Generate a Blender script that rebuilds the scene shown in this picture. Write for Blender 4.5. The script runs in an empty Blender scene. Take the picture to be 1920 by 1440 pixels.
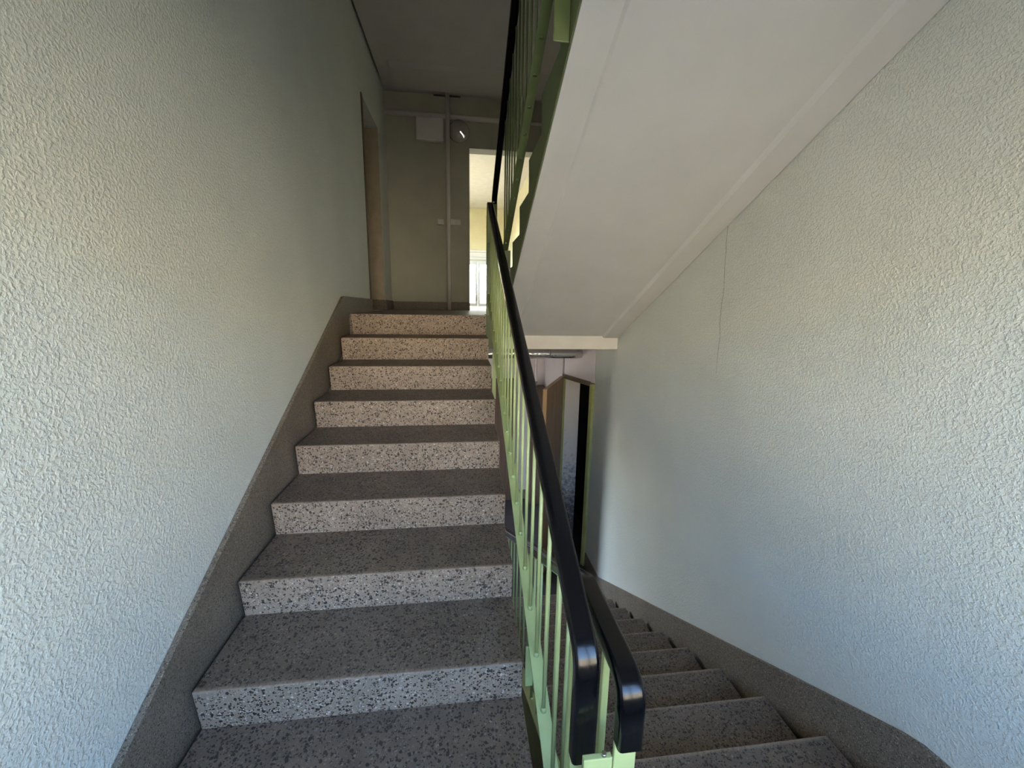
import bpy, bmesh, math, random
from mathutils import Vector, Matrix

S = bpy.context.scene
COL = S.collection
random.seed(4)

# ------------------------------------------------------------------ camera
CAM = Vector((0.9022, -1.2676, 1.2923))
YAW, PITCH, ROLL, FPX = math.radians(7.194), math.radians(-11.041), math.radians(0.952), 771.12
cy, sy, cp, sp = math.cos(YAW), math.sin(YAW), math.cos(PITCH), math.sin(PITCH)
fwd = Vector((sy * cp, cy * cp, sp))
r0 = Vector((cy, -sy, 0))
u0 = r0.cross(fwd)
rgt = math.cos(ROLL) * r0 + math.sin(ROLL) * u0
upv = -math.sin(ROLL) * r0 + math.cos(ROLL) * u0
cam_data = bpy.data.cameras.new('camera')
cam_data.sensor_width = 36.0
cam_data.lens = FPX / 1920 * 36.0
cam_data.clip_start = 0.02
cam = bpy.data.objects.new('camera', cam_data)
COL.objects.link(cam)
m = Matrix((rgt, upv, -fwd)).transposed().to_4x4()
m.translation = CAM
cam.matrix_world = m
S.camera = cam

# ------------------------------------------------------------------ sky, sun, exposure
SKY_STRENGTH = 0.95
SUN_STRENGTH = 9.5
EXPOSURE = 1.80
S.view_settings.view_transform = 'Standard'
S.view_settings.look = 'None'
S.view_settings.gamma = 1.0
S.view_settings.exposure = EXPOSURE
S.view_settings.use_curve_mapping = False
w = bpy.data.worlds.new('world')
S.world = w
w.use_nodes = True
wt = w.node_tree
wt.nodes.clear()
sky = wt.nodes.new('ShaderNodeTexSky')
sky.sky_type = 'NISHITA'
sky.sun_disc = False
sky.sun_elevation = math.radians(42)
sky.sun_rotation = math.radians(-14)
sky.air_density = 1.2
sky.dust_density = 1.6
sky.ozone_density = 3.5
bg = wt.nodes.new('ShaderNodeBackground')
bg.inputs['Strength'].default_value = SKY_STRENGTH
wo = wt.nodes.new('ShaderNodeOutputWorld')
wt.links.new(sky.outputs[0], bg.inputs[0])
wt.links.new(bg.outputs[0], wo.inputs[0])
sun_d = bpy.data.lights.new('sun', 'SUN')
sun_d.energy = SUN_STRENGTH
sun_d.color = (1.0, 0.93, 0.82)
sun_d.angle = math.radians(0.6)
sun = bpy.data.objects.new('sun', sun_d)
COL.objects.link(sun)
el, az = math.radians(42), math.radians(14)
sdir = Vector((-math.sin(az) * math.cos(el), math.cos(az) * math.cos(el), math.sin(el)))
sun.rotation_euler = sdir.to_track_quat('Z', 'Y').to_euler()


def portal(name, loc, rot, sx, sy_):
    d = bpy.data.lights.new(name, 'AREA')
    d.shape = 'RECTANGLE'
    d.size, d.size_y = sx, sy_
    d.cycles.is_portal = True
    o = bpy.data.objects.new(name, d)
    COL.objects.link(o)
    o.location = loc
    o.rotation_euler = rot
    return o


PI = math.pi
YB = -1.80                      # inner face of the wall behind the camera
WX0, WX1, WZ0, WZ1 = 0.22, 2.22, 0.48, 1.92   # stair window in that wall
portal('portal_stair_window', ((WX0 + WX1) / 2, YB - 0.27, (WZ0 + WZ1) / 2), (PI / 2, 0, PI), WX1 - WX0, WZ1 - WZ0)
portal('portal_passage_door', (1.40, 11.18, 1.9), (PI / 2, 0, 0), 1.3, 1.5)
portal('portal_passage_added_opening', (0.0, 8.15, 2.75), (PI / 2, 0, -PI / 2), 3.5, 1.1)  # portal of the unseen side opening added to brighten the passage
portal('portal_lower_added_opening', (-0.33, 4.2, -0.9), (PI / 2, 0, -PI / 2), 1.3, 2.0)  # portal of the unseen opening added to light the lower hall


# ------------------------------------------------------------------ mesh helpers
def box(bm, x0, x1, y0, y1, z0, z1, mi=0):
    v = [bm.verts.new((x, y, z)) for x in (x0, x1) for y in (y0, y1) for z in (z0, z1)]
    fs = []
    for a in ((0, 1, 3, 2), (4, 6, 7, 5), (0, 4, 5, 1), (2, 3, 7, 6), (0, 2, 6, 4), (1, 5, 7, 3)):
        f = bm.faces.new([v[i] for i in a])
        f.material_index = mi
        fs.append(f)
    return v


def prism(bm, pts, axis, a0, a1, mi=0):
    """polygon pts extruded along an axis; pts are the other two coordinates in x,y,z order"""
    def mk(p, a):
        if axis == 'x':
            return (a, p[0], p[1])
        if axis == 'y':
            return (p[0], a, p[1])
        return (p[0], p[1], a)
    A = [bm.verts.new(mk(p, a0)) for p in pts]
    B = [bm.verts.new(mk(p, a1)) for p in pts]
    n = len(pts)
    fs = [bm.faces.new(A), bm.faces.new(B[::-1])]
    for i in range(n):
        fs.append(bm.faces.new((A[i], B[i], B[(i + 1) % n], A[(i + 1) % n])))
    for f in fs:
        f.material_index = mi
    bmesh.ops.recalc_face_normals(bm, faces=fs)
    return fs


def tube(bm, p0, p1, r, seg=12, cap=True, r1=None):
    p0, p1 = Vector(p0), Vector(p1)
    d = (p1 - p0).normalized()
    a = d.cross(Vector((0, 0, 1)))
    if a.length < 1e-4:
        a = Vector((1, 0, 0))
    a.normalize()
    b = d.cross(a)
    r1 = r if r1 is None else r1
    rings = []
    for p, rr in ((p0, r), (p1, r1)):
        rings.append([bm.verts.new(p + rr * (math.cos(t) * a + math.sin(t) * b)) for t in [2 * PI * i / seg for i in range(seg)]])
    for i in range(seg):
        f = bm.faces.new((rings[0][i], rings[0][(i + 1) % seg], rings[1][(i + 1) % seg], rings[1][i]))
        f.smooth = True
    if cap:
        bm.faces.new(rings[0][::-1])
        bm.faces.new(rings[1])


def pipe_path(bm, pts, r, seg=14):
    pts = [Vector(p) for p in pts]
    rings = []
    for i, p in enumerate(pts):
        d = (pts[min(i + 1, len(pts) - 1)] - pts[max(i - 1, 0)]).normalized()
        a = d.cross(Vector((0, 0, 1)))
        if a.length < 1e-3:
            a = Vector((0, 1, 0)).cross(d)
        a.normalize()
        b = d.cross(a)
        rings.append([bm.verts.new(p + r * (math.cos(t) * a + math.sin(t) * b)) for t in [2 * PI * k / seg for k in range(seg)]])
    for j in range(len(rings) - 1):
        for i in range(seg):
            f = bm.faces.new((rings[j][i], rings[j][(i + 1) % seg], rings[j + 1][(i + 1) % seg], rings[j + 1][i]))
            f.smooth = True
    bm.faces.new(rings[0][::-1])
    bm.faces.new(rings[-1])
    bmesh.ops.recalc_face_normals(bm, faces=bm.faces[:])


def sweep_yz(bm, path, prof, xc):
    """sweep a closed profile (side, up) along a path of (y, z) points in the plane x = xc"""
    n = len(path)
    rings = []
    for i in range(n):
        p = Vector(path[i])
        t0 = (p - Vector(path[i - 1])).normalized() if i else None
        t1 = (Vector(path[i + 1]) - p).normalized() if i < n - 1 else None
        if t0 is None:
            t, sc = t1, 1
        elif t1 is None:
            t, sc = t0, 1
        else:
            t = (t0 + t1).normalized()
            sc = 1 / max(0.5, t.dot(t0))
        up = Vector((-t.y, t.x)) * sc
        rings.append([bm.verts.new((xc + a, p.x + up.x * b, p.y + up.y * b)) for a, b in prof])
    k = len(prof)
    for j in range(n - 1):
        for i in range(k):
            f = bm.faces.new((rings[j][i], rings[j][(i + 1) % k], rings[j + 1][(i + 1) % k], rings[j + 1][i]))
            f.smooth = True
    bm.faces.new(rings[0][::-1])
    bm.faces.new(rings[-1])
    bmesh.ops.recalc_face_normals(bm, faces=bm.faces[:])


def round_corner(path, rads, seg=8):
    """replace inner points of a polyline by arcs of given radius"""
    out = [tuple(path[0])]
    for i in range(1, len(path) - 1):
        p, a, b = Vector(path[i]), Vector(path[i - 1]), Vector(path[i + 1])
        r = rads[i - 1]
        if r <= 0:
            out.append(tuple(p))
            continue
        u, v = (a - p).normalized(), (b - p).normalized()
        ang = u.angle(v)
        L = min(r / math.tan(ang / 2), 0.45 * (a - p).length, 0.45 * (b - p).length)
        p0, p1 = p + u * L, p + v * L
        for s in range(seg + 1):
            t = s / seg
            q = (1 - t) ** 2 * p0 + 2 * t * (1 - t) * p + t * t * p1
            out.append(tuple(q))
    out.append(tuple(path[-1]))
    return out


def obj(name, bm, mats, parent=None, bevel=0, seg=2, kind=None, label=None, cat=None, group=None):
    me = bpy.data.meshes.new(name)
    bmesh.ops.recalc_face_normals(bm, faces=bm.faces[:])
    bm.to_mesh(me)
    bm.free()
    for mt in (mats if isinstance(mats, (list, tuple)) else [mats]):
        me.materials.append(mt)
    o = bpy.data.objects.new(name, me)
    COL.objects.link(o)
    if parent is not None:
        attach(o, parent)
    if bevel:
        b = o.modifiers.new('bevel', 'BEVEL')
        b.width = bevel
        b.segments = seg
        b.limit_method = 'ANGLE'
        b.angle_limit = math.radians(40)
        b.harden_normals = False
    tag(o, label, cat, group, kind)
    return o


def attach(o, parent):
    o.parent = parent
    p = parent
    base = Vector((0, 0, 0))
    while p is not None:
        base += p.location
        if p.parent is not None:
            base += p.matrix_parent_inverse.translation
        p = p.parent
    o.matrix_parent_inverse = Matrix.Translation(-base)


def tag(o, label=None, cat=None, group=None, kind=None):
    for k, v in (('label', label), ('category', cat), ('group', group), ('kind', kind)):
        if v:
            o[k] = v
    return o


def thing(name, loc, label, cat, group=None):
    o = bpy.data.objects.new(name, None)
    o.empty_display_size = 0.1
    COL.objects.link(o)
    o.location = loc
    return tag(o, label, cat, group)


def new():
    return bmesh.new()


# ------------------------------------------------------------------ materials
def mat(name):
    mt = bpy.data.materials.new(name)
    mt.use_nodes = True
    nt = mt.node_tree
    b = nt.nodes['Principled BSDF']
    return mt, nt, b


def N(nt, typ, **kw):
    n = nt.nodes.new(typ)
    for k, v in kw.items():
        if k in n.inputs:
            n.inputs[k].default_value = v
        else:
            setattr(n, k, v)
    return n


def coords(nt, rand=0.0):
    tc = N(nt, 'ShaderNodeTexCoord')
    if not rand:
        return tc.outputs['Object']
    oi = N(nt, 'ShaderNodeObjectInfo')
    mul = N(nt, 'ShaderNodeMath', operation='MULTIPLY')
    mul.inputs[1].default_value = rand
    nt.links.new(oi.outputs['Random'], mul.inputs[0])
    add = N(nt, 'ShaderNodeVectorMath', operation='ADD')
    nt.links.new(tc.outputs['Object'], add.inputs[0])
    nt.links.new(mul.outputs[0], add.inputs[1])
    return add.outputs[0]


def mix(nt, fac, a, b):
    n = N(nt, 'ShaderNodeMix', data_type='RGBA')
    for sock, v in ((n.inputs[0], fac), (n.inputs[6], a), (n.inputs[7], b)):
        if hasattr(v, 'is_linked') or isinstance(v, bpy.types.NodeSocket):
            nt.links.new(v, sock)
        else:
            sock.default_value = v if not isinstance(v, tuple) else (*v, 1.0)
    return n.outputs[2]


def ramp(nt, src, p0, p1, c0=0.0, c1=1.0):
    n = N(nt, 'ShaderNodeMapRange')
    n.inputs[1].default_value = p0
    n.inputs[2].default_value = p1
    n.inputs[3].default_value = c0
    n.inputs[4].default_value = c1
    nt.links.new(src, n.inputs[0])
    return n.outputs[0]


def math_n(nt, op, a, b=None, c=None):
    n = N(nt, 'ShaderNodeMath', operation=op)
    for i, v in enumerate((a, b, c)):
        if v is None:
            continue
        if isinstance(v, bpy.types.NodeSocket):
            nt.links.new(v, n.inputs[i])
        else:
            n.inputs[i].default_value = v
    return n.outputs[0]


def plain(name, col, rough=0.5, metal=0.0, var=0.06, scale=12.0, bump=0.0, bscale=80.0, spec=0.5):
    mt, nt, b = mat(name)
    co = coords(nt)
    no = N(nt, 'ShaderNodeTexNoise', Scale=scale, Detail=4.0)
    nt.links.new(co, no.inputs['Vector'])
    d = tuple(max(0, c * (1 - 2 * var)) for c in col)
    l = tuple(min(1, c * (1 + var)) for c in col)
    f = ramp(nt, no.outputs[0], 0.3, 0.7)
    nt.links.new(mix(nt, f, d, l), b.inputs['Base Color'])
    b.inputs['Roughness'].default_value = rough
    b.inputs['Metallic'].default_value = metal
    b.inputs['Specular IOR Level'].default_value = spec
    if bump:
        nb = N(nt, 'ShaderNodeTexNoise', Scale=bscale, Detail=3.0)
        nt.links.new(co, nb.inputs['Vector'])
        bp = N(nt, 'ShaderNodeBump', Strength=bump, Distance=0.003)
        nt.links.new(nb.outputs[0], bp.inputs['Height'])
        nt.links.new(bp.outputs[0], b.inputs['Normal'])
    return mt


def terrazzo(name, base, dark, light, rand, scale=80.0, nosing=False, fine=False):
    mt, nt, b = mat(name)
    co = coords(nt, rand)
    warp = N(nt, 'ShaderNodeTexNoise', Scale=scale * 0.7, Detail=2.0)
    nt.links.new(co, warp.inputs['Vector'])
    wm = N(nt, 'ShaderNodeMix', data_type='VECTOR')
    wm.inputs[0].default_value = 0.012 if not fine else 0.006
    nt.links.new(co, wm.inputs[4])
    nt.links.new(warp.outputs['Color'], wm.inputs[5])
    col = None
    big = N(nt, 'ShaderNodeTexNoise', Scale=3.5, Detail=5.0)
    nt.links.new(co, big.inputs['Vector'])
    fb = ramp(nt, big.outputs[0], 0.32, 0.68)
    grain = N(nt, 'ShaderNodeTexNoise', Scale=scale * 5, Detail=3.0)
    nt.links.new(co, grain.inputs['Vector'])
    fg = ramp(nt, grain.outputs[0], 0.3, 0.7)
    col = mix(nt, fb, tuple(c * 0.80 for c in base), tuple(c * 1.12 for c in base))
    col = mix(nt, math_n(nt, 'MULTIPLY', fg, 0.35), col, tuple(c * 0.6 for c in base))
    bump_src = None
    for sc, lo, hi, cc, rad in ((scale, 0.0, 0.46, dark, 0.52), (scale * 1.7, 0.0, 0.42, dark, 0.56),
                               (scale * 1.15, 0.78, 1.0, light, 0.44), (scale * 2.1, 0.76, 1.0, light, 0.5)):
        vo = N(nt, 'ShaderNodeTexVoronoi', Scale=sc)
        vo.feature = 'F1'
        nt.links.new(wm.outputs[1], vo.inputs['Vector'])
        sep = N(nt, 'ShaderNodeSeparateColor')
        nt.links.new(vo.outputs['Color'], sep.inputs[0])
        in1 = math_n(nt, 'GREATER_THAN', sep.outputs[0], lo - 0.001)
        in2 = math_n(nt, 'LESS_THAN', sep.outputs[0], hi)
        size = math_n(nt, 'MULTIPLY', math_n(nt, 'ADD', sep.outputs[1], 0.55), rad * 0.72)
        dm = math_n(nt, 'SUBTRACT', size, vo.outputs['Distance'])
        inside = N(nt, 'ShaderNodeMapRange', interpolation_type='SMOOTHSTEP')
        inside.inputs[1].default_value = -0.03
        inside.inputs[2].default_value = 0.06
        nt.links.new(dm, inside.inputs[0])
        msk = math_n(nt, 'MULTIPLY', math_n(nt, 'MULTIPLY', in1, in2), inside.outputs[0])
        msk = math_n(nt, 'MULTIPLY', msk, 0.88)
        cvar = mix(nt, sep.outputs[2], tuple(c * 0.7 for c in cc), tuple(min(1, c * 1.35) for c in cc))
        col = mix(nt, msk, col, cvar)
        if bump_src is None:
            bump_src = msk
    if nosing:
        # walked-on tread: dirt ground into the top, paler along the worn nosing
        tc = N(nt, 'ShaderNodeTexCoord')
        sx = N(nt, 'ShaderNodeSeparateXYZ')
        nt.links.new(tc.outputs['Object'], sx.inputs[0])
        d = math_n(nt, 'ADD', math_n(nt, 'ABSOLUTE', sx.outputs[1]), math_n(nt, 'MULTIPLY', math_n(nt, 'ABSOLUTE', sx.outputs[2]), 3.0))
        wn = N(nt, 'ShaderNodeTexNoise', Scale=9.0, Detail=4.0)
        nt.links.new(co, wn.inputs['Vector'])
        edge = ramp(nt, math_n(nt, 'ADD', d, math_n(nt, 'MULTIPLY', wn.outputs[0], 0.012)), 0.008, 0.026, 1.0, 0.0)
        top = ramp(nt, sx.outputs[2], -0.006, -0.001)
        dirt = math_n(nt, 'MULTIPLY', top, ramp(nt, wn.outputs[0], 0.25, 0.75, TREAD_DIRT - 0.1, TREAD_DIRT + 0.1))
        col = mix(nt, dirt, col, (0.035, 0.027, 0.023))
        col = mix(nt, math_n(nt, 'MULTIPLY', edge, 0.45), col, tuple(min(1, c * 1.35) for c in base))
    nt.links.new(col, b.inputs['Base Color'])
    b.inputs['Roughness'].default_value = 0.55
    bp = N(nt, 'ShaderNodeBump', Strength=0.25, Distance=0.002)
    bp.invert = True
    nt.links.new(bump_src, bp.inputs['Height'])
    nt.links.new(bp.outputs[0], b.inputs['Normal'])
    return mt


TREAD_DIRT = 0.60


def plaster(name, col, crack=False, strength=0.42, blob=105.0):
    """rough-cast painted plaster"""
    mt, nt, b = mat(name)
    co = coords(nt)
    n1 = N(nt, 'ShaderNodeTexNoise', Scale=blob, Detail=2.0, Roughness=0.5, Distortion=0.35)
    n2 = N(nt, 'ShaderNodeTexNoise', Scale=blob * 2.6, Detail=2.0, Distortion=0.3)
    n3 = N(nt, 'ShaderNodeTexNoise', Scale=1.6, Detail=5.0)
    n4 = N(nt, 'ShaderNodeTexNoise', Scale=30.0, Detail=5.0, Roughness=0.7)
    for n in (n1, n2, n3, n4):
        nt.links.new(co, n.inputs['Vector'])
    h1 = ramp(nt, n1.outputs[0], 0.42, 0.66)
    h = math_n(nt, 'ADD', h1, math_n(nt, 'MULTIPLY', n2.outputs[0], 0.35))
    f = ramp(nt, n3.outputs[0], 0.3, 0.7)
    c = mix(nt, f, tuple(x * 0.93 for x in col), tuple(min(1, x * 1.03) for x in col))
    specks = ramp(nt, n4.outputs[0], 0.73, 0.78)
    c = mix(nt, math_n(nt, 'MULTIPLY', specks, 0.35), c, tuple(x * 0.45 for x in col))
    if crack:
        sx = N(nt, 'ShaderNodeSeparateXYZ')
        nt.links.new(co, sx.inputs[0])
        nz = N(nt, 'ShaderNodeTexNoise', Scale=7.0, Detail=5.0)
        nt.links.new(co, nz.inputs['Vector'])
        yc = math_n(nt, 'ADD', math_n(nt, 'MULTIPLY', sx.outputs[2], 0.055), 1.025 - 0.02)
        yc = math_n(nt, 'ADD', yc, math_n(nt, 'MULTIPLY', math_n(nt, 'SUBTRACT', nz.outputs[0], 0.5), 0.05))
        dd = math_n(nt, 'ABSOLUTE', math_n(nt, 'SUBTRACT', sx.outputs[1], yc))
        ck = ramp(nt, dd, 0.0015, 0.004, 1.0, 0.0)
        ck = math_n(nt, 'MULTIPLY', ck, ramp(nt, sx.outputs[2], 0.85, 1.0))
        ck = math_n(nt, 'MULTIPLY', ck, ramp(nt, nz.outputs[0], 0.25, 0.5))
        c = mix(nt, math_n(nt, 'MULTIPLY', ck, 0.55), c, (0.08, 0.075, 0.07))
    nt.links.new(c, b.inputs['Base Color'])
    b.inputs['Roughness'].default_value = 0.62
    b.inputs['Specular IOR Level'].default_value = 0.3
    bp = N(nt, 'ShaderNodeBump', Strength=strength, Distance=0.006)
    nt.links.new(h, bp.inputs['Height'])
    nt.links.new(bp.outputs[0], b.inputs['Normal'])
    return mt


def pvc(name):
    mt, nt, b = mat(name)
    co = coords(nt)
    mp = N(nt, 'ShaderNodeMapping')
    mp.inputs['Scale'].default_value = (160, 9, 9)
    mp.inputs['Rotation'].default_value = (0.0, 0.0, 0.12)
    nt.links.new(co, mp.inputs[0])
    n1 = N(nt, 'ShaderNodeTexNoise', Scale=1.0, Detail=6.0, Roughness=0.65)
    nt.links.new(mp.outputs[0], n1.inputs['Vector'])
    n2 = N(nt, 'ShaderNodeTexNoise', Scale=70.0, Detail=3.0)
    nt.links.new(co, n2.inputs['Vector'])
    fleck = ramp(nt, n2.outputs[0], 0.74, 0.78)
    c = mix(nt, math_n(nt, 'MULTIPLY', fleck, 0.25), (0.002, 0.002, 0.003), (0.14, 0.14, 0.15))
    nt.links.new(c, b.inputs['Base Color'])
    nt.links.new(ramp(nt, n1.outputs[0], 0.35, 0.7, 0.13, 0.27), b.inputs['Roughness'])
    b.inputs['Specular IOR Level'].default_value = 0.36
    bp = N(nt, 'ShaderNodeBump', Strength=0.08, Distance=0.001)
    nt.links.new(n1.outputs[0], bp.inputs['Height'])
    nt.links.new(bp.outputs[0], b.inputs['Normal'])
    return mt


def paint(name, col, rough=0.33):
    """old gloss paint with chips and runs"""
    mt, nt, b = mat(name)
    co = coords(nt)
    n1 = N(nt, 'ShaderNodeTexNoise', Scale=6.0, Detail=5.0)
    n2 = N(nt, 'ShaderNodeTexNoise', Scale=55.0, Detail=4.0, Roughness=0.6)
    for n in (n1, n2):
        nt.links.new(co, n.inputs['Vector'])
    c = mix(nt, ramp(nt, n1.outputs[0], 0.3, 0.7), tuple(x * 0.85 for x in col), tuple(min(1, x * 1.08) for x in col))
    c = mix(nt, math_n(nt, 'MULTIPLY', ramp(nt, n2.outputs[0], 0.72, 0.76), 0.7), c, (0.05, 0.045, 0.03))
    nt.links.new(c, b.inputs['Base Color'])
    b.inputs['Roughness'].default_value = rough
    bp = N(nt, 'ShaderNodeBump', Strength=0.12, Distance=0.002)
    nt.links.new(n2.outputs[0], bp.inputs['Height'])
    nt.links.new(bp.outputs[0], b.inputs['Normal'])
    return mt


def wood(name, c0, c1, scale=(28, 28, 1.6), rough=0.45):
    mt, nt, b = mat(name)
    co = coords(nt)
    mp = N(nt, 'ShaderNodeMapping')
    mp.inputs['Scale'].default_value = scale
    nt.links.new(co, mp.inputs[0])
    n1 = N(nt, 'ShaderNodeTexNoise', Scale=1.0, Detail=6.0, Distortion=0.6)
    nt.links.new(mp.outputs[0], n1.inputs['Vector'])
    nt.links.new(mix(nt, ramp(nt, n1.outputs[0], 0.3, 0.7), c0, c1), b.inputs['Base Color'])
    b.inputs['Roughness'].default_value = rough
    return mt


def glass(name):
    mt, nt, b = mat(name)
    nt.nodes.remove(b)
    tr = N(nt, 'ShaderNodeBsdfTransparent')
    gl = N(nt, 'ShaderNodeBsdfGlossy')
    gl.inputs['Roughness'].default_value = 0.02
    mx = N(nt, 'ShaderNodeMixShader')
    fr = N(nt, 'ShaderNodeFresnel', IOR=1.45)
    nt.links.new(fr.outputs[0], mx.inputs[0])
    nt.links.new(tr.outputs[0], mx.inputs[1])
    nt.links.new(gl.outputs[0], mx.inputs[2])
    nt.links.new(mx.outputs[0], nt.nodes['Material Output'].inputs['Surface'])
    return mt


def foil(name):
    mt, nt, b = mat(name)
    co = coords(nt)
    n1 = N(nt, 'ShaderNodeTexNoise', Scale=28.0, Detail=4.0)
    nt.links.new(co, n1.inputs['Vector'])
    b.inputs['Base Color'].default_value = (0.62, 0.61, 0.60, 1)
    b.inputs['Metallic'].default_value = 1.0
    b.inputs['Roughness'].default_value = 0.22
    bp = N(nt, 'ShaderNodeBump', Strength=0.5, Distance=0.01)
    nt.links.new(n1.outputs[0], bp.inputs['Height'])
    nt.links.new(bp.outputs[0], b.inputs['Normal'])
    return mt


M = {}
WALL = (0.72, 0.735, 0.672)
M['wall'] = plaster('painted_rough_plaster', WALL)
M['wall_crack'] = plaster('painted_rough_plaster_cracked', WALL, crack=True)
M['smooth'] = plain('smooth_pale_plaster', (0.70, 0.68, 0.655), 0.6, var=0.03, scale=3, bump=0.06, bscale=40)
M['lower_wall'] = plain('lower_hall_paint', (0.66, 0.60, 0.61), 0.55, var=0.03, scale=3, bump=0.08, bscale=60)
M['hall'] = plain('hall_green_white_paint', (0.46, 0.435, 0.33), 0.55, var=0.04, scale=3, bump=0.10, bscale=60)
M['white'] = plain('white_paint', (0.80, 0.76, 0.70), 0.5, var=0.03, scale=5, bump=0.05, bscale=40)
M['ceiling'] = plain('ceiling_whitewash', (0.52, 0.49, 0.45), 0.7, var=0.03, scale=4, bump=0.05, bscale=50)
M['dim_white'] = plain('yellowed_white_paint', (0.72, 0.66, 0.60), 0.5, var=0.03, scale=5, bump=0.05, bscale=40)
M['lower_floor'] = plain('dark_brown_floor', (0.045, 0.036, 0.032), 0.5, var=0.1, scale=6)
M['passage'] = plain('passage_yellow_paint', (0.78, 0.71, 0.46), 0.6, var=0.03, scale=3)
M['step'] = terrazzo('terrazzo_step', (0.42, 0.31, 0.225), (0.034, 0.025, 0.019), (0.55, 0.47, 0.39), 40.0, nosing=True)
M['floor'] = terrazzo('terrazzo_floor', (0.20, 0.17, 0.14), (0.035, 0.028, 0.023), (0.42, 0.38, 0.32), 0.0)
M['skirt'] = terrazzo('terrazzo_skirting', (0.225, 0.182, 0.138), (0.06, 0.046, 0.034), (0.38, 0.32, 0.25), 0.0, scale=150, fine=True)
M['pvc'] = pvc('black_pvc')
M['green'] = paint('pale_green_gloss', (0.42, 0.49, 0.215))
M['mid_green'] = paint('mid_green_gloss', (0.17, 0.215, 0.09))  # darker green for the upper railing and the top newel plate
M['dark_green'] = paint('dark_green_gloss', (0.16, 0.19, 0.09), 0.5)
M['brown'] = plain('brown_painted_side', (0.13, 0.075, 0.04), 0.5)
M['leaf_wood'] = wood('brown_door_veneer', (0.26, 0.155, 0.09), (0.42, 0.27, 0.165))
M['edge_wood'] = wood('orange_raw_wood', (0.52, 0.30, 0.13), (0.66, 0.42, 0.20))
M['dark_wood'] = wood('dark_brown_wood', (0.075, 0.045, 0.03), (0.13, 0.08, 0.05))
M['tan'] = plain('tan_painted_reveal', (0.46, 0.37, 0.24), 0.45)
M['brass'] = plain('worn_brass', (0.62, 0.50, 0.28), 0.3, metal=1.0)
M['chrome'] = plain('polished_chrome', (0.85, 0.84, 0.82), 0.05, metal=1.0, var=0.01)
M['steel'] = plain('dull_steel', (0.45, 0.44, 0.42), 0.35, metal=1.0)
M['plastic'] = plain('cream_plastic', (0.66, 0.63, 0.57), 0.35, var=0.02)
M['lamp'] = plain('glossy_opal_glass', (0.40, 0.37, 0.33), 0.05, var=0.02)
M['jamb'] = paint('olive_yellow_gloss', (0.45, 0.46, 0.17), 0.35)
M['olive'] = paint('dull_olive_gloss', (0.16, 0.15, 0.06), 0.4)
M['dirty'] = None
M['brown_grey'] = plain('brown_grey_gloss', (0.15, 0.12, 0.085), 0.45)
M['facade'] = plain('sunlit_cream_render', (0.65, 0.555, 0.40), 0.8, var=0.05, scale=0.6)
M['pass_ceiling'] = plain('passage_whitewash', (0.78, 0.73, 0.64), 0.7, var=0.03)
M['glass'] = glass('clear_glass')
M['foil'] = foil('crinkled_foil_lagging')
M['grass'] = plain('sunlit_gravel_and_dry_lawn', (0.20, 0.17, 0.125), 0.9, var=0.2, scale=0.8)
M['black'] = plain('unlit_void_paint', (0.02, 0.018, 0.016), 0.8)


def dirty_white():
    mt, nt, b = mat('scuffed_white_boarding')
    co = coords(nt)
    sx = N(nt, 'ShaderNodeSeparateXYZ')
    nt.links.new(co, sx.inputs[0])
    n1 = N(nt, 'ShaderNodeTexNoise', Scale=22.0, Detail=5.0, Roughness=0.7)
    nt.links.new(co, n1.inputs['Vector'])
    low = ramp(nt, sx.outputs[2], -1.9, -0.5, 0.55, 0.0)
    f = ramp(nt, math_n(nt, 'ADD', n1.outputs[0], low), 0.62, 0.95)
    nt.links.new(mix(nt, f, (0.86, 0.76, 0.66), (0.16, 0.13, 0.12)), b.inputs['Base Color'])
    b.inputs['Roughness'].default_value = 0.5
    return mt


M['dirty'] = dirty_white()

# ------------------------------------------------------------------ dimensions
XL, XR = -0.04, 2.463            # stair hall walls
H, D = 0.17, 0.3315              # riser, going of the two lower flights
Z_HALF, Z_UP, Z_LOW = -0.30, 1.19, -2.0
Y_FAR = 4.72
TOP = 5.5
AX1 = 1.1217                     # right end of the rising flight
UX0 = 1.285                      # left face of the upper flight
DX0, DX1 = 1.27, 2.4208          # falling flight
UY0, UZ0, UD, UH = 2.508, 1.391, 0.341, 0.168   # upper flight first nosing, going, riser
SOF = lambda y: 0.952 + 0.493 * (2.75 - y)      # soffit of the upper flight

# ------------------------------------------------------------------ setting: walls
bm = new()
box(bm, XL - 0.25, XL, YB, 3.30, Z_LOW - 0.2, TOP)
box(bm, XL - 0.25, XL, 3.30, 4.18, 3.27, TOP)
box(bm, XL - 0.25, XL, 3.30, 3.7, Z_LOW - 0.2, Z_UP)
box(bm, XL - 0.25, XL, 3.7, 4.18, 0.15, Z_UP)  # opening left below is added, lets daylight into the lower hall
box(bm, XL - 0.25, XL, 4.18, 4.7, 0.15, TOP)
box(bm, XL - 0.25, XL, 4.7, 5.45, Z_LOW - 0.2, TOP)
obj('wall_left', bm, M['wall'], kind='structure')

bm = new()
box(bm, XR, XR + 0.25, YB, 3.32, Z_LOW - 0.2, TOP)
box(bm, XR, XR + 0.25, 3.32, 5.45, 0.86, TOP)
obj('wall_right', bm, M['wall_crack'], kind='structure')

bm = new()
box(bm, XL - 0.25, XR + 0.25, YB - 0.25, YB, Z_LOW - 0.2, WZ0)
box(bm, XL - 0.25, XR + 0.25, YB - 0.25, YB, WZ1, TOP)
box(bm, XL - 0.25, WX0, YB - 0.25, YB, WZ0, WZ1)
box(bm, WX1, XR + 0.25, YB - 0.25, YB, WZ0, WZ1)
obj('wall_back', bm, M['wall'], kind='structure')

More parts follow.
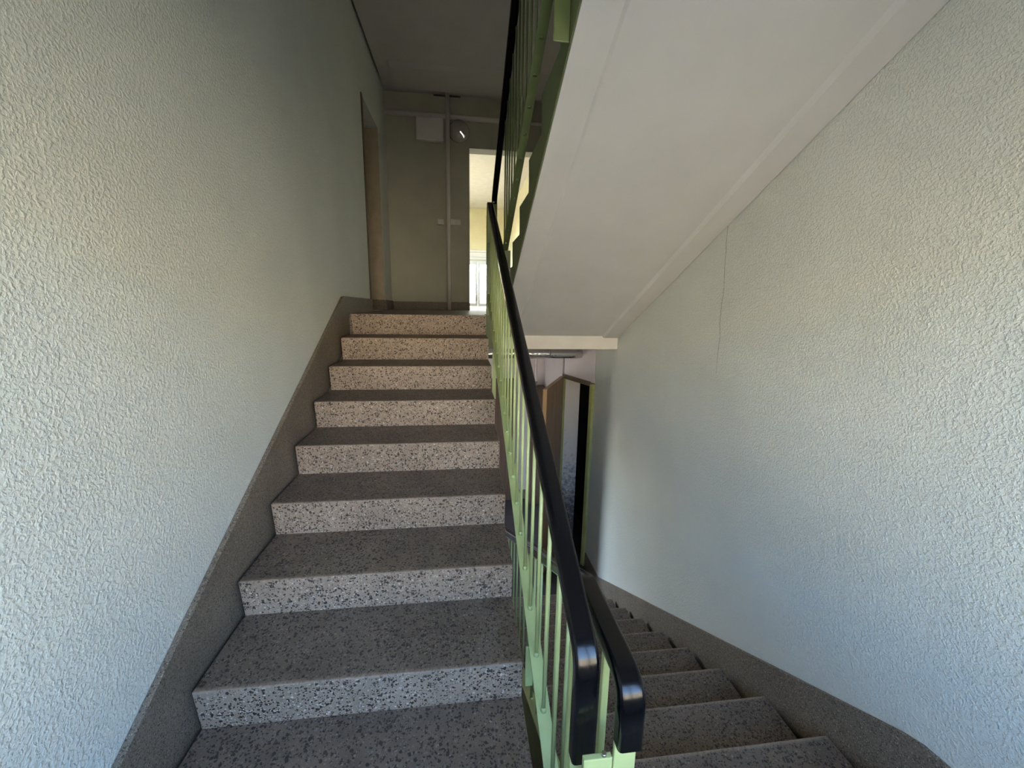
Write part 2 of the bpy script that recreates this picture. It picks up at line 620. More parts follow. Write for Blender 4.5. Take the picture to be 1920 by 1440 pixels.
# stair window behind the viewer
win = obj('window_1', (lambda b: (box(b, WX0, WX1, YB - 0.17, YB - 0.10, WZ0, WZ0 + 0.06),
                                  box(b, WX0, WX1, YB - 0.17, YB - 0.10, WZ1 - 0.06, WZ1),
                                  box(b, WX0, WX0 + 0.06, YB - 0.17, YB - 0.10, WZ0 + 0.06, WZ1 - 0.06),
                                  box(b, WX1 - 0.06, WX1, YB - 0.17, YB - 0.10, WZ0 + 0.06, WZ1 - 0.06), b)[-1])(new()),
          M['white'], kind='structure')
bm = new()
for x in (WX0 + (WX1 - WX0) / 3, WX0 + 2 * (WX1 - WX0) / 3):
    box(bm, x - 0.035, x + 0.035, YB - 0.17, YB - 0.10, WZ0 + 0.06, WZ1 - 0.06)
obj('mullion', bm, M['white'], win)
bm = new()
box(bm, WX0 - 0.03, WX1 + 0.03, YB - 0.10, YB + 0.06, WZ0 - 0.03, WZ0)
obj('window_sill', bm, M['white'], win, bevel=0.005)

# far wall of the upper landing with the passage opening
OX0, OX1, OZ = 1.035, 1.98, 3.309
bm = new()
box(bm, XL, OX0, Y_FAR, Y_FAR + 0.21, 0.86, TOP)
box(bm, OX1, XR, Y_FAR, Y_FAR + 0.21, 0.86, TOP)
box(bm, OX0, OX1, Y_FAR, Y_FAR + 0.21, OZ, TOP)
box(bm, OX0, OX1, Y_FAR, Y_FAR + 0.21, 0.86, Z_UP)
obj('wall_far', bm, M['hall'], kind='structure')

# passage beyond
PX0, PX1, PY, PZ = 0.25, 2.285, 10.9, 3.87
bm = new()
box(bm, PX0 - 0.2, PX0, Y_FAR + 0.21, 6.4, Z_UP, PZ)
box(bm, PX0 - 0.2, PX0, 9.9, PY, Z_UP, PZ)
box(bm, PX0 - 0.2, PX0, 6.4, 9.9, Z_UP, 2.2)  # unseen opening above this, added for more daylight in the passage
box(bm, PX0 - 0.2, PX0, 6.4, 9.9, 3.3, PZ)
obj('wall_passage_left', bm, M['passage'], kind='structure')
bm = new()
box(bm, PX1, PX1 + 0.2, Y_FAR + 0.21, PY, Z_UP, PZ)
obj('wall_passage_right', bm, M['passage'], kind='structure')
DXa, DXb, DZ = 0.78, 2.02, 2.50   # balcony door
bm = new()
box(bm, PX0 - 0.2, DXa, PY, PY + 0.25, Z_UP, PZ)
box(bm, DXb, PX1 + 0.2, PY, PY + 0.25, Z_UP, PZ)
box(bm, DXa, DXb, PY, PY + 0.25, DZ, PZ)
obj('wall_passage_end', bm, M['passage'], kind='structure')
bm = new()
box(bm, PX0 - 0.2, PX1 + 0.2, Y_FAR + 0.21, PY + 0.25, PZ, PZ + 0.2)
obj('ceiling_passage', bm, M['pass_ceiling'], kind='structure')
bm = new()
box(bm, PX0 - 0.2, PX1 + 0.2, Y_FAR + 0.21, PY + 0.25, 0.9, Z_UP)
obj('floor_passage', bm, M['floor'], kind='structure')

# balcony door at the passage end: two glazed leaves under a moulded roller box
d2 = obj('door_2', (lambda b: (box(b, DXa, DXa + 0.06, PY + 0.05, PY + 0.12, Z_UP, DZ),
                               box(b, DXb - 0.06, DXb, PY + 0.05, PY + 0.12, Z_UP, DZ),
                               box(b, DXa + 0.06, DXb - 0.06, PY + 0.05, PY + 0.12, DZ - 0.06, DZ), b)[-1])(new()),
         M['white'], kind='structure')
for a, b_ in ((DXa + 0.06, 1.398), (1.402, DXb - 0.06)):
    bm = new()
    box(bm, a, a + 0.065, PY + 0.04, PY + 0.09, Z_UP + 0.01, DZ - 0.06)
    box(bm, b_ - 0.065, b_, PY + 0.04, PY + 0.09, Z_UP + 0.01, DZ - 0.06)
    box(bm, a + 0.065, b_ - 0.065, PY + 0.04, PY + 0.09, Z_UP + 0.01, Z_UP + 0.10)
    box(bm, a + 0.065, b_ - 0.065, PY + 0.04, PY + 0.09, DZ - 0.13, DZ - 0.06)
    lf = obj('door_leaf', bm, M['white'], d2)
    bm = new()
    box(bm, a + 0.065, b_ - 0.065, PY + 0.06, PY + 0.066, Z_UP + 0.10, DZ - 0.13)
    obj('pane', bm, M['glass'], lf)
bm = new()
tube(bm, (1.37, PY + 0.04, 1.45), (1.37, PY - 0.02, 1.45), 0.012)
box(bm, 1.355, 1.385, PY - 0.03, PY - 0.015, 1.36, 1.52)
obj('handle', bm, M['steel'], d2)
bm = new()
box(bm, DXa - 0.08, DXb + 0.08, PY - 0.02, PY, 2.50, 2.57)
box(bm, DXa - 0.08, DXb + 0.08, PY - 0.045, PY, 2.57, 2.70)
box(bm, DXa - 0.08, DXb + 0.08, PY - 0.07, PY, 2.70, 2.76)
obj('trim_1', bm, M['white'], kind='structure', bevel=0.006)

# ------------------------------------------------------------------ setting: floors, ceilings
bm = new()
box(bm, XL, XR, YB, -0.335, Z_HALF - 0.18, Z_HALF)
obj('floor_half', bm, M['floor'], kind='structure')

bm = new()
YE = 2.70
prism(bm, [(XL, 2.345), (AX1, 2.345), (AX1, YE), (UX0, YE), (XR, YE), (XR, Y_FAR), (XL, Y_FAR)], 'z', 0.86, Z_UP, 0)
bm.faces.ensure_lookup_table()
for f in bm.faces:
    if f.normal.z < 0.5:
        f.material_index = 0 if f.calc_center_median().y < 2.5 and f.normal.z > -0.5 else (1 if f.calc_center_median().x > UX0 or f.normal.z < -0.5 else 2)
obj('floor', bm, [M['floor'], M['white'], M['dark_green']], kind='structure')

bm = new()
box(bm, XL, XR, Y_FAR, 5.45, 0.86, 1.18)
obj('ceiling_lower', bm, M['ceiling'], kind='structure')

bm = new()
box(bm, XL - 0.25, XR + 0.25, YB - 0.25, 5.45, Z_LOW - 0.2, Z_LOW)
obj('floor_lower', bm, M['lower_floor'], kind='structure')

# ceiling over the upper landing: slab with a raised rim strip, a fielded panel and a shadow gap at the left wall
bm = new()
box(bm, -0.012, XR, 2.2, 4.465, 3.87, 4.2)
box(bm, XL, XR, 4.465, Y_FAR, 3.92, 4.2)
sl = obj('ceiling', bm, M['ceiling'], kind='structure')
bm = new()
prism(bm, [(3.93, 3.872), (4.02, 3.852), (4.455, 3.836), (4.464, 3.872)], 'x', 0.14, 2.3)
obj('ceiling_panel', bm, M['ceiling'], sl)
bm = new()
box(bm, XL - 0.25, XR + 0.25, YB - 0.25, Y_FAR + 0.21, TOP, TOP + 0.2)
obj('roof', bm, M['ceiling'], kind='structure')
# underside of the next half landing above the viewer and of the flight that leaves it
bm = new()
box(bm, XL, XR, YB, -0.255, SOF(-0.255), 2.735)
obj('ceiling_half', bm, M['ceiling'], kind='structure')

# unseen house front across the yard, added to bounce warm sunlight in
bm = new()
box(bm, -22, 26, -27, -24, -3.2, 6.5)
obj('wall_opposite_bounce', bm, M['facade'], kind='structure')

# ground outside
bm = new()
box(bm, -60, 60, -80, 80, -3.3, -3.2)
obj('ground', bm, M['grass'], kind='structure')


# ------------------------------------------------------------------ stair flights
def step_bm(d, h, x0, x1, sgn, back=None):
    b = back if back is not None else d + 0.030
    pts = [(0, 0), (sgn * b, 0), (sgn * b, -0.10), (sgn * 0.024, -h - 0.035)]
    bm = new()
    prism(bm, pts, 'x', x0, x1)
    return bm


def flight_steps(root, nos, d, h, x0, x1, sgn):
    first = None
    for i, (y, z) in enumerate(nos):
        if first is None:
            first = obj('step', step_bm(d, h, x0, x1, sgn), M['step'], root, bevel=0.006, seg=3)
            s = first
        else:
            s = first.copy()
            COL.objects.link(s)
            attach(s, root)
        s.location = (0, y, z)


# rising flight, left
rise = thing('stair_flight', (0.56, 0, Z_HALF), 'speckled terrazzo stair flight climbing ahead to the dim upper landing', 'stairs')
asc_n = [(D * k, H * k) for k in range(-1, 8)]
flight_steps(rise, asc_n[:-1], D, H, 0.0, AX1, 1)
last = obj('step', step_bm(D, H, 0.0, AX1, 1, back=0.05), M['step'], rise, bevel=0.006, seg=3)
last.location = (0, asc_n[-1][0], asc_n[-1][1])
bm = new()
ol = lambda y, o: 0.5128 * y + o
prism(bm, [(-0.30, ol(-0.30, -0.24)), (2.33, ol(2.33, -0.24)), (2.33, ol(2.33, -0.36)), (-0.30, ol(-0.30, -0.36))], 'x', 0.004, AX1 - 0.004)
obj('waist_slab', bm, M['white'], rise, label='plastered sloping underside of the flight')

# falling flight, right
fall = thing('stair_flight', (1.85, 0, Z_LOW), 'shadowed terrazzo stair flight going down beside the right wall', 'stairs')
des_n = [(-0.024 + D * k, -0.47 - H * k) for k in range(0, 9)]
flight_steps(fall, des_n, D, H, DX0, DX1, -1)
bm = new()
dl = lambda y, o: -0.47 - 0.5128 * (y + 0.024) + o
prism(bm, [(-0.33, dl(-0.33, -0.22)), (2.45, dl(2.45, -0.22)), (2.45, dl(2.45, -0.24)), (-0.33, dl(-0.33, -0.36))], 'x', DX0 + 0.004, DX1 - 0.004)
obj('waist_slab', bm, M['white'], fall, label='sloping slab under the steps')

bm = new()
pts = [(-0.335, dl(-0.335, -0.37)), (-0.335, Z_HALF - 0.19), (-0.03, des_n[0][1] - 0.002)]
for k_, (y, z) in enumerate(des_n):
    pts += [(y - 0.001, z - 0.001), (y - 0.018, z - H * 0.6)]
    if k_ < len(des_n) - 1:
        pts += [(y - 0.022, des_n[k_ + 1][1] - 0.002)]
pts = [(-0.335, dl(-0.335, -0.37)), (-0.335, des_n[0][1] - 0.002)]
for k_, (y, z) in enumerate(des_n):
    pts += [(y - 0.001, z - 0.002), (y - 0.020, z - H)]
pts += [(2.66, Z_LOW + 0.001), (2.50, Z_LOW + 0.001), (2.45, dl(2.45, -0.30))]
prism(bm, pts, 'x', DX0 - 0.006, DX0 - 0.0005)
obj('side_plate', bm, M['dark_green'], fall, label='dark green painted saw-tooth side')

# upper flight, climbing back over the falling one
upf = thing('stair_flight', (1.85, 2.7, Z_UP), 'upper stair flight overhead, pale smooth underside and dark green saw-tooth side', 'stairs')
up_n = [(UY0 - UD * k, UZ0 + UH * k) for k in range(0, 8)]
flight_steps(upf, up_n, UD, UH, UX0, XR - 0.01, -1)
bm = new()
g = 0.014
sec = [(UX0, 0.0), (UX0 + 0.135, 0.0), (UX0 + 0.155, g), (XR - 0.165, g), (XR - 0.145, -0.006), (XR - 0.004, -0.004), (XR - 0.004, 0.12), (UX0, 0.12)]
ya, yb_ = 2.70, -0.254
A = [bm.verts.new((x, ya, SOF(ya) + dz)) for x, dz in sec]
B = [bm.verts.new((x, yb_, SOF(yb_) + dz)) for x, dz in sec]
bm.faces.new(A)
bm.faces.new(B[::-1])
for i in range(len(sec)):
    bm.faces.new((A[i], B[i], B[(i + 1) % len(sec)], A[(i + 1) % len(sec)]))
obj('soffit', bm, M['smooth'], upf, label='pale plastered soffit with raised side margins')
bm = new()
pts = [(YE, SOF(YE) + 0.006), (YE, Z_UP + 0.02), (UY0 - 0.02, Z_UP + 0.02)]
for k, (y, z) in enumerate(up_n):
    pts += [(y - 0.014, z - UH * 0.55), (y, z)]
    if k < len(up_n) - 1:
        pts += [(up_n[k + 1][0] - 0.018, z)]
pts += [(-0.25, up_n[-1][1]), (-0.25, SOF(-0.25) + 0.006)]
prism(bm, pts, 'x', UX0 - 0.006, UX0 - 0.0005)
obj('side_plate', bm, M['dark_green'], upf, label='dark green painted saw-tooth side')

# next flight up on the left, seen only as the slab that closes the stair above
nxt = thing('stair_flight', (0.55, 1.0, 2.735), 'topmost stair flight above the upper landing, underside out of the light', 'stairs')
bm = new()
prism(bm, [(-0.128, 2.60), (2.198, 3.85), (2.198, 4.15), (-0.128, 2.90)], 'x', 0.0, AX1)
obj('soffit', bm, M['smooth'], nxt)

# ------------------------------------------------------------------ skirtings
bm = new()
prism(bm, [(YB, Z_HALF), (YB, -0.155), (-0.55, -0.155), (-0.45, -0.12), (-0.38, -0.012), (0.0, 0.187), (2.20, 1.325), (2.25, 1.330), (3.31, 1.318), (3.31, 1.0), (2.20, 0.95), (-0.33, -0.45), (-0.5, Z_HALF)], 'x', XL, XL + 0.022)
prism(bm, [(4.16, 1.19), (4.16, 1.316), (4.70, 1.305), (4.70, 1.19)], 'x', XL, XL + 0.022)
box(bm, -0.95, XL, 4.16, 4.18, Z_UP, 1.316)
obj('baseboard_left', bm, M['skirt'], kind='structure', bevel=0.004)
bm = new()
prism(bm, [(YB, Z_HALF), (YB, -0.155), (-0.38, -0.153), (-0.31, -0.160), (-0.24, -0.187), (2.83, -1.800), (3.31, -1.80), (3.31, Z_LOW), (2.75, Z_LOW), (2.4, -1.95), (-0.2, -0.62), (-0.5, Z_HALF)], 'x', XR - 0.012, XR)
obj('baseboard_right', bm, M['skirt'], kind='structure', bevel=0.004)
bm = new()
box(bm, XL + 0.022, OX0, Y_FAR - 0.02, Y_FAR, Z_UP, 1.300)
box(bm, OX1, XR, Y_FAR - 0.02, Y_FAR, Z_UP, 1.300)
obj('baseboard_far', bm, M['skirt'], kind='structure', bevel=0.004)

# ------------------------------------------------------------------ doorway in the left wall of the upper landing
bm = new()
box(bm, -1.0, XL - 0.25, 4.18, 4.40, Z_UP, 3.4)
box(bm, -1.1, -1.0, 3.0, 4.40, Z_UP, 3.4)
box(bm, -1.0, XL - 0.25, 3.0, 3.25, Z_UP, 3.4)
obj('wall_side_passage', bm, M['hall'], kind='structure')
bm = new()
box(bm, -0.99, XL - 0.002, 4.170, 4.1795, 1.316, 3.269)
obj('trim_2', bm, M['tan'], kind='structure')
bm = new()
box(bm, -1.1, XL - 0.25, 3.0, 4.40, 3.27, 3.4)
obj('ceiling_side_passage', bm, M['ceiling'], kind='structure')
bm = new()
box(bm, -1.1, XL - 0.25, 3.0, 4.40, 1.0, Z_UP)
obj('floor_side_passage', bm, M['floor'], kind='structure')
bm = new()
box(bm, XL - 0.11, XL + 0.008, 3.30, 3.352, 1.315, 3.269)
d1 = obj('door_1', bm, M['dark_wood'], kind='structure')
bm = new()
box(bm, -0.90, XL - 0.13, 3.30, 3.34, Z_UP + 0.01, 3.25)
dl1 = obj('door_leaf', bm, M['dark_wood'], d1)
bm = new()
tube(bm, (XL - 0.06, 3.335, 2.16), (XL - 0.06, 3.42, 2.16), 0.010)
tube(bm, (XL - 0.07, 3.415, 2.16), (XL + 0.035, 3.425, 2.163), 0.009)
obj('handle', bm, M['brass'], d1)

# ------------------------------------------------------------------ fittings on the far wall
t = thing('vertical_pipe', (0.75, 4.67, Z_UP), 'tall pale pipe running from landing floor to ceiling', 'pipe')
bm = new()
tube(bm, (0.748, 4.626, Z_UP), (0.757, 4.626, 3.92), 0.027, 16)
obj('tube', bm, M['dim_white'], t)
bm = new()
tube(bm, (0.757, 4.626, 3.895), (0.757, 4.626, 3.915), 0.042, 16)
obj('ceiling_collar', bm, M['dim_white'], t)
bm = new()
box(bm, 0.58, 0.92, 4.70, 4.719, 3.900, 3.912)
obj('slit_strip', bm, M['dark_wood'], t, label='thin dark strip standing for the slit at the ceiling')  # dark strip stands in for the shadowed slit around the pipe

t = thing('horizontal_pipe', (1.2, 4.69, 3.655), 'thick pale pipe running level along the far wall below the ceiling', 'pipe')
bm = new()
tube(bm, (XL, 4.688, 3.662), (XR, 4.688, 3.640), 0.030, 16)
obj('tube', bm, M['dim_white'], t)

bm = new()
box(bm, 0.352, 0.70, 4.63, 4.719, 3.345, 3.618)
t = obj('junction_box', bm, M['dim_white'], bevel=0.012, seg=3, label='pale square junction box left of the tall pipe', cat='box')
bm = new()
box(bm, 0.37, 0.68, 4.618, 4.63, 3.362, 3.61)
obj('cover', bm, M['dim_white'], t, bevel=0.004)

t = thing('wall_lamp', (0.896, 4.72, 3.48), 'round glossy wall lamp with a bright glint, right of the tall pipe', 'lamp')
bm = new()
tube(bm, (0.896, 4.719, 3.485), (0.896, 4.665, 3.485), 0.118, 40)
obj('base', bm, M['plastic'], t, bevel=0.004)
bm = new()
rings = []
CR, AM = 0.20, math.asin(0.138 / 0.20)
for i in range(10):
    a = AM * (1 - i / 10)
    rr, yy = CR * math.sin(a), 4.668 - CR * (math.cos(a) - math.cos(AM))
    rings.append([bm.verts.new((0.896 + rr * math.cos(q), yy, 3.485 + rr * math.sin(q))) for q in [2 * PI * k / 40 for k in range(40)]])
tip = bm.verts.new((0.896, 4.668 - CR * (1 - math.cos(AM)), 3.485))
for j in range(len(rings) - 1):
    for k in range(40):
        f = bm.faces.new((rings[j][k], rings[j][(k + 1) % 40], rings[j + 1][(k + 1) % 40], rings[j + 1][k]))
        f.smooth = True
for k in range(40):
    f = bm.faces.new((rings[-1][k], rings[-1][(k + 1) % 40], tip))
    f.smooth = True
bm.faces.new(rings[0])
obj('shade', bm, M['lamp'], t)

# mirror facet added on the lamp shade to make its glint
bm = new()
cn = Vector((0.03, -math.cos(math.radians(19)), -math.sin(math.radians(19)))).normalized()
cd = Vector((0.055, 0, -0.060))
cd = (cd - cn * cd.dot(cn)).normalized()
cs = cd.cross(cn).normalized()
c0 = Vector((0.915, 4.668 - 0.066, 3.462))
P = [c0 - cs * 0.006, c0 + cs * 0.006, c0 + cd * 0.052 + cs * 0.007, c0 + cd * 0.085 + cs * 0.020, c0 + cd * 0.078 - cs * 0.020, c0 + cd * 0.052 - cs * 0.007]
A = [bm.verts.new(p_) for p_ in P]
B = [bm.verts.new(p_ - cn * 0.004) for p_ in P]
bm.faces.new(A)
bm.faces.new(B[::-1])
for i in range(6):
    bm.faces.new((A[i], B[i], B[(i + 1) % 6], A[(i + 1) % 6]))
obj('glint_facet', bm, M['chrome'], t, label='small mirror facet added for the glint')

for nm, x0, x1, lab, n in (('light_switch', 0.602, 0.690, 'small pale wall switch box left of the tall pipe', 1),
                           ('double_switch', 0.752, 0.915, 'small double switch box right of the tall pipe', 2)):
    bm = new()
    box(bm, x0, x1, 4.68, 4.719, 2.328, 2.402)
    t = obj(nm, bm, M['plastic'], bevel=0.005, label=lab, cat='switch')
    wd = (x1 - x0) / n
    for i in range(n):
        bm = new()
        box(bm, x0 + wd * i + 0.012, x0 + wd * (i + 1) - 0.012, 4.672, 4.68, 2.340, 2.390)
        obj('rocker', bm, M['plastic'], t, bevel=0.003)

# ------------------------------------------------------------------ lower hall
bm = new()
CX, CY_ = 2.25, 3.94              # hinge corner
NX, NY_ = 2.452, 3.32             # near jamb
dv = Vector((CX - NX, CY_ - NY_)).normalized()
nv = Vector((dv.y, -dv.x))        # points away from the hall (towards +x)


def slab_bm(a0, a1, t0, t1, z0, z1, bm=None):
    """box in the tilted doorway plane: along dv from near jamb, through nv"""
    bm = bm or new()
    P = [Vector((NX, NY_)) + dv * a + nv * t_ for a in (a0, a1) for t_ in (t0, t1)]
    v = [bm.verts.new((p.x, p.y, z)) for p in P for z in (z0, z1)]
    for a in ((0, 1, 3, 2), (4, 6, 7, 5), (0, 4, 5, 1), (2, 3, 7, 6), (0, 2, 6, 4), (1, 5, 7, 3)):
        bm.faces.new([v[i] for i in a])
    return bm


WLEN = math.hypot(CX - NX, CY_ - NY_)
HZ = 0.37
b = slab_bm(0.0, WLEN, 0.0, 0.15, HZ + 0.02, 0.86)
obj('wall_lower_angled', b, M['lower_wall'], kind='structure')
bm = new()
box(bm, CX, CX + 0.15, CY_ + 0.10, 5.25, Z_LOW, 0.86)
obj('wall_lower_right', bm, M['lower_wall'], kind='structure')
bm = new()
box(bm, XL, XR + 0.25, 5.25, 5.45, Z_LOW, 0.86)
obj('wall_lower_far', bm, M['lower_wall'], kind='structure')
bm = new()
box(bm, XL, 2.1, 5.23, 5.25, Z_LOW, -1.84)
obj('baseboard_lower', bm, M['skirt'], kind='structure')
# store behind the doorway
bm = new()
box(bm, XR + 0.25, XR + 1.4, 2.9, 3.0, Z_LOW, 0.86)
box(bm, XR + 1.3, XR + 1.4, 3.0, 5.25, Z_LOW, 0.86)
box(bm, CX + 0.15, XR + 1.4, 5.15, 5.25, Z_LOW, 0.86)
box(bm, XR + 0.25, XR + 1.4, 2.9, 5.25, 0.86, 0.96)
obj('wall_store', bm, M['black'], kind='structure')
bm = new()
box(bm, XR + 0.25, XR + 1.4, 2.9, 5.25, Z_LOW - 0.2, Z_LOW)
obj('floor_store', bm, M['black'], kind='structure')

# doorway frame + pale inner board
fr = thing('open_door', (NX, NY_, Z_LOW), 'lower hall doorway by the right wall, olive frame, brown wooden leaf standing open', 'door')
obj('near_jamb', slab_bm(0.0, 0.055, -0.02, 0.13, Z_LOW, HZ), M['jamb'], fr, bevel=0.004, label='yellow-green near jamb')
obj('jamb_stop', slab_bm(0.055, 0.10, 0.01, 0.12, Z_LOW, HZ - 0.03), M['olive'], fr, label='olive rebate of the jamb')
obj('far_jamb', slab_bm(WLEN - 0.012, WLEN + 0.012, -0.012, 0.02, Z_LOW, HZ), M['jamb'], fr)
obj('frame_head', slab_bm(0.056, WLEN + 0.02, -0.018, 0.10, HZ - 0.025, HZ + 0.03), M['brown_grey'], fr, label='dark brownish frame head')
bm = new()
box(bm, 2.28, 2.485, 3.985, 4.015, Z_LOW, 0.80)
bd = obj('inner_board', bm, M['dirty'], fr,
         label='scuffed off-white board inside the opening')
bm = new()
box(bm, 2.262, 2.28, 3.965, 4.015, Z_LOW, 0.36)
obj('edge_strip', bm, M['jamb'], bd)

# the leaf, hinged at the corner and swung towards the stair
ld = (Vector((1.855, 3.115)) - Vector((CX, CY_))).normalized()
ln = Vector((-ld.y, ld.x))
if ln.y < 0:
    ln = -ln


def leaf_bm(a0, a1, t0, t1, z0, z1):
    bm = new()
    P = [Vector((CX, CY_)) + ld * a + ln * q for a in (a0, a1) for q in (t0, t1)]
    v = [bm.verts.new((p.x, p.y, z)) for p in P for z in (z0, z1)]
    for a in ((0, 1, 3, 2), (4, 6, 7, 5), (0, 4, 5, 1), (2, 3, 7, 6), (0, 2, 6, 4), (1, 5, 7, 3)):
        bm.faces.new([v[i] for i in a])
    return bm


lf = obj('door_leaf', leaf_bm(0.02, 0.93, 0.0, 0.045, Z_LOW + 0.01, HZ), M['leaf_wood'], fr, label='brown veneered leaf')
obj('lock_edge', leaf_bm(0.93, 0.945, 0.0, 0.045, Z_LOW + 0.01, HZ), M['edge_wood'], lf, label='pale orange raw wooden edge')
obj('hinge_strip', leaf_bm(0.0, 0.02, -0.004, 0.03, Z_LOW + 0.01, HZ), M['jamb'], lf)

bm = new()
box(bm, 2.02, 2.24, 5.02, 5.229, Z_LOW, 0.00)
cab = obj('cupboard', bm, M['dark_wood'], label='narrow dark brown cupboard in the corner behind the open door', cat='cupboard', bevel=0.004)
bm = new()
box(bm, 2.035, 2.225, 5.005, 5.02, Z_LOW + 0.05, -0.03)
obj('cupboard_door', bm, M['dark_wood'], cab, bevel=0.003)
d3 = obj('door_3', (lambda b: (box(b, 1.20, 1.72, 5.20, 5.249, Z_LOW, 0.06), b)[-1])(new()), M['dark_wood'], kind='structure')
bm = new()
box(bm, 1.15, 1.20, 5.19, 5.249, Z_LOW, 0.11)
box(bm, 1.72, 1.77, 5.19, 5.249, Z_LOW, 0.11)
box(bm, 1.20, 1.72, 5.19, 5.249, 0.06, 0.11)
obj('door_frame', bm, M['dark_wood'], d3)

# lagged pipe below the landing slab
t = thing('lagged_pipe', (1.8, 3.6, 0.70), 'silver foil-lagged pipe running level under the landing edge', 'pipe')
bm = new()
path = [(XL, 3.55, 0.712)] + [(x, 3.55, 0.712) for x in (0.6, 1.2, 1.8, 2.2)] + [(2.30, 3.56, 0.710), (2.345, 3.60, 0.708), (2.36, 3.66, 0.706)]
pipe_path(bm, path, 0.058, 18)
obj('lagging', bm, M['foil'], t)
for x in (1.55, 1.95):
    bm = new()
    tube(bm, (x, 3.55, 0.712), (x + 0.012, 3.55, 0.712), 0.060, 18)
    obj('band', bm, M['steel'], t)
t = thing('thin_pipe', (2.10, 5.1, -0.1), 'thin pale riser pipe with small valve above the dark cupboard', 'pipe')
bm = new()
tube(bm, (2.10, 5.16, 0.06), (2.10, 5.16, 0.86), 0.016, 12)
obj('tube', bm, M['lower_wall'], t)
bm = new()
tube(bm, (2.10, 5.16, 0.0), (2.10, 5.16, 0.07), 0.026, 12)
tube(bm, (2.10, 5.16, 0.035), (2.10, 5.10, 0.035), 0.012, 10)
obj('valve', bm, M['steel'], t)


# ------------------------------------------------------------------ railings
RW, RT = 0.050, 0.034
PROF = []
for cx_, cy2, a0 in ((RW / 2 - 0.008, -0.008, 0), (-RW / 2 + 0.008, -0.008, 90), (-RW / 2 + 0.005, -RT + 0.005, 180), (RW / 2 - 0.005, -RT + 0.005, 270)):
    r = 0.008 if a0 < 180 else 0.005
    for s in range(4):
        a = math.radians(a0 + 30 * s)
        PROF.append((cx_ + r * math.cos(a), cy2 + r * math.sin(a)))
BARP = [(0.020, -RT - 0.006), (0.020, -RT + 0.002), (-0.020, -RT + 0.002), (-0.020, -RT - 0.006)]


def baluster_proto(L):
    bm = new()
    tube(bm, (0, 0, 0), (0, 0, L), 0.0062, 12)
    tube(bm, (0, 0, -0.004), (0, 0, 0.010), 0.0105, 12, r1=0.0068)
    return bm


def railing(root, path, rads, xc, flat_pts, bar_off_w, bal, bal_x, posts, gm='green'):
    """path: top line of the handrail in (y,z); flat_pts: stringer flat bar line; bal: list of (y, z0, z1)"""
    pl = round_corner(path, rads)
    bm = new()
    sweep_yz(bm, pl, PROF, xc)
    obj('handrail', bm, M['pvc'], root, label='black plastic handrail with bent-down ends')
    bm = new()
    sweep_yz(bm, round_corner([(p[0], p[1]) for p in path], rads), BARP, xc)
    obj('top_bar', bm, M[gm], root)
    bm = new()
    sweep_yz(bm, flat_pts, [(bar_off_w / 2, 0), (-bar_off_w / 2, 0), (-bar_off_w / 2, -0.008), (bar_off_w / 2, -0.008)], bal_x)
    obj('stringer_bar', bm, M[gm], root, bevel=0.0015)
    L0 = None
    first = None
    for (y, z0, z1) in bal:
        L = round(z1 - z0, 3)
        if first is None or abs(L - L0) > 0.004:
            o = obj('baluster', baluster_proto(L), M[gm], root)
            if first is None:
                first, L0 = o, L
        else:
            o = first.copy()
            COL.objects.link(o)
            attach(o, root)
        o.location = (bal_x, y, z0)
    for (x0, x1, y0, y1, z0, z1) in posts:
        bm = new()
        box(bm, x0, x1, y0, y1, z0, z1)
        obj('post', bm, M[gm], root, bevel=0.002)


def plate(root, x0, x1, y0, y1, z0, z1, name='bracket_plate', gm='green'):
    bm = new()
    box(bm, x0, x1, y0, y1, z0, z1)
    return obj(name, bm, M[gm], root, bevel=0.002)


# --- rising flight
A_C, A_OFF = 1.153, 0.905
ar = thing('stair_railing', (A_C, 0, Z_HALF), 'pale green baluster railing with black handrail along the climbing flight', 'railing')
al = lambda y, o: 0.5128 * y + o
path = [(-0.60, 0.30), (-0.60, al(-0.60, A_OFF)), (2.78, al(2.78, A_OFF)), (2.80, al(2.80, A_OFF) - 0.02), (2.80, 1.92)]
path = [(-0.595, 0.340), (-0.595, al(-0.595, A_OFF)), (2.43, al(2.43, A_OFF)), (2.43, 1.80)]
bal = []
k = 0
y = -0.348
while y < 2.38:
    bal.append((y, al(y, 0.142), al(y, A_OFF - RT - 0.012)))
    y += 0.1375
railing(ar, path[::-1] if False else path, [0.10, 0.06], A_C,
        [(-0.56, al(-0.56, 0.142)), (2.40, al(2.40, 0.142))], 0.043, bal, A_C,
        [(A_C - 0.010, A_C + 0.010, -0.50, -0.484, Z_HALF, 0.61),
         (A_C - 0.022, A_C + 0.022, -0.572, -0.562, Z_HALF, 0.60)])
plate(ar, A_C - 0.028, A_C + 0.038, 2.395, 2.407, Z_UP, 2.02, 'newel_plate', gm='mid_green')
plate(ar, AX1, A_C - 0.004, -0.045, -0.037, -0.055, al(-0.04, 0.13))
plate(ar, AX1, A_C - 0.004, 1.60, 1.608, 0.62, al(1.60, 0.13))

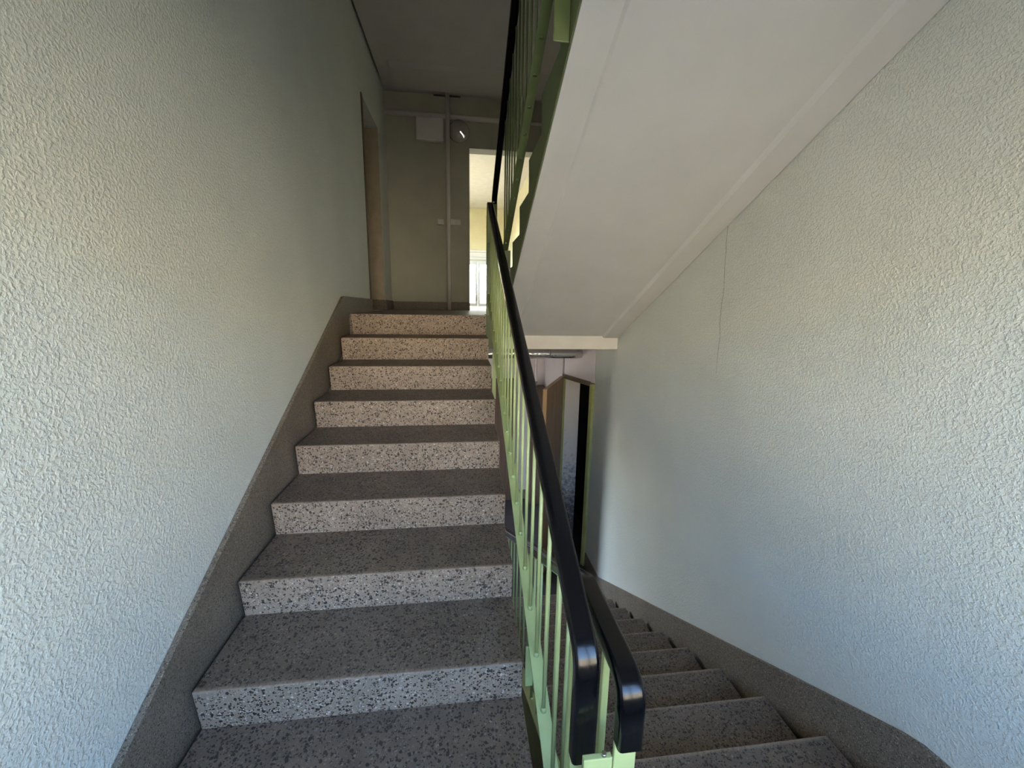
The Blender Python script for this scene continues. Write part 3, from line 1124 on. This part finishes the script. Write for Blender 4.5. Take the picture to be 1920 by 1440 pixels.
# --- falling flight
D_C, D_OFF = 1.2245, 0.925
dr = thing('stair_railing', (D_C, 0, Z_LOW), 'green railing with black handrail levelling out then descending the lower flight', 'railing')
zt = 0.592
yk = -0.33
path = [(-0.655, 0.44), (-0.655, zt), (yk, zt), (2.72, zt - 0.5128 * (2.72 - yk)), (2.72, zt - 0.5128 * (2.72 - yk) - 0.25)]
bal = []
y = -0.20
while y < 2.65:
    bal.append((y, dl(y, 0.10), zt - 0.5128 * (y - yk) - RT - 0.012))
    y += 0.1375
railing(dr, path, [0.085, 0.10, 0.08], D_C,
        [(-0.62, dl(-0.33, 0.10)), (-0.33, dl(-0.33, 0.10)), (2.68, dl(2.68, 0.10))], 0.043, bal, D_C,
        [(D_C - 0.018, D_C - 0.002, -0.535, -0.519, Z_HALF, 0.55),
         (D_C - 0.023, D_C + 0.023, -0.632, -0.622, Z_HALF, 0.56),
         (D_C - 0.022, D_C + 0.022, 2.685, 2.695, Z_LOW, -0.95)])
# plate joining both railings at the half landing
np_ = plate(ar, A_C - 0.012, D_C - 0.0235, -0.628, -0.615, Z_HALF, 0.395, 'newel_plate')
bm = new()
tube(bm, (D_C - 0.040, -0.622, 0.395), (D_C - 0.040, -0.622, 0.402), 0.005, 10)
obj('bolt', bm, M['steel'], np_)

# --- upper flight
U_C = 1.222
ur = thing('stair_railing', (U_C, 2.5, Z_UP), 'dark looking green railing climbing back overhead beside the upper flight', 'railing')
un = lambda y, o: 1.375 + 0.5128 * (2.645 - y) + o
path = [(2.78, 1.90), (2.78, un(2.78, 0.93)), (-0.20, un(-0.20, 0.93)), (-0.20, un(-0.20, 0.93) - 0.2)]
bal = []
y = 2.0
U_B = 1.238
while y > -0.15:
    bal.append((y, un(y, -0.05), un(y, 0.93 - RT - 0.012)))
    y -= 0.1375
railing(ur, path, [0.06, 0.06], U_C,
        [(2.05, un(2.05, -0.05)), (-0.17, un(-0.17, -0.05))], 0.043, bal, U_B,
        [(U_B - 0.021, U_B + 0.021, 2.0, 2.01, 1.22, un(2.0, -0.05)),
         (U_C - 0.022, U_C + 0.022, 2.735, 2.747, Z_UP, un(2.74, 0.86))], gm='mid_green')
plate(ur, U_B - 0.016, UX0 - 0.007, 0.30, 0.308, SOF(0.3) + 0.012, un(0.3, -0.058), gm='mid_green')
plate(ur, U_B - 0.016, UX0 - 0.007, 1.93, 1.938, SOF(1.93) + 0.012, un(1.93, -0.058), gm='mid_green')
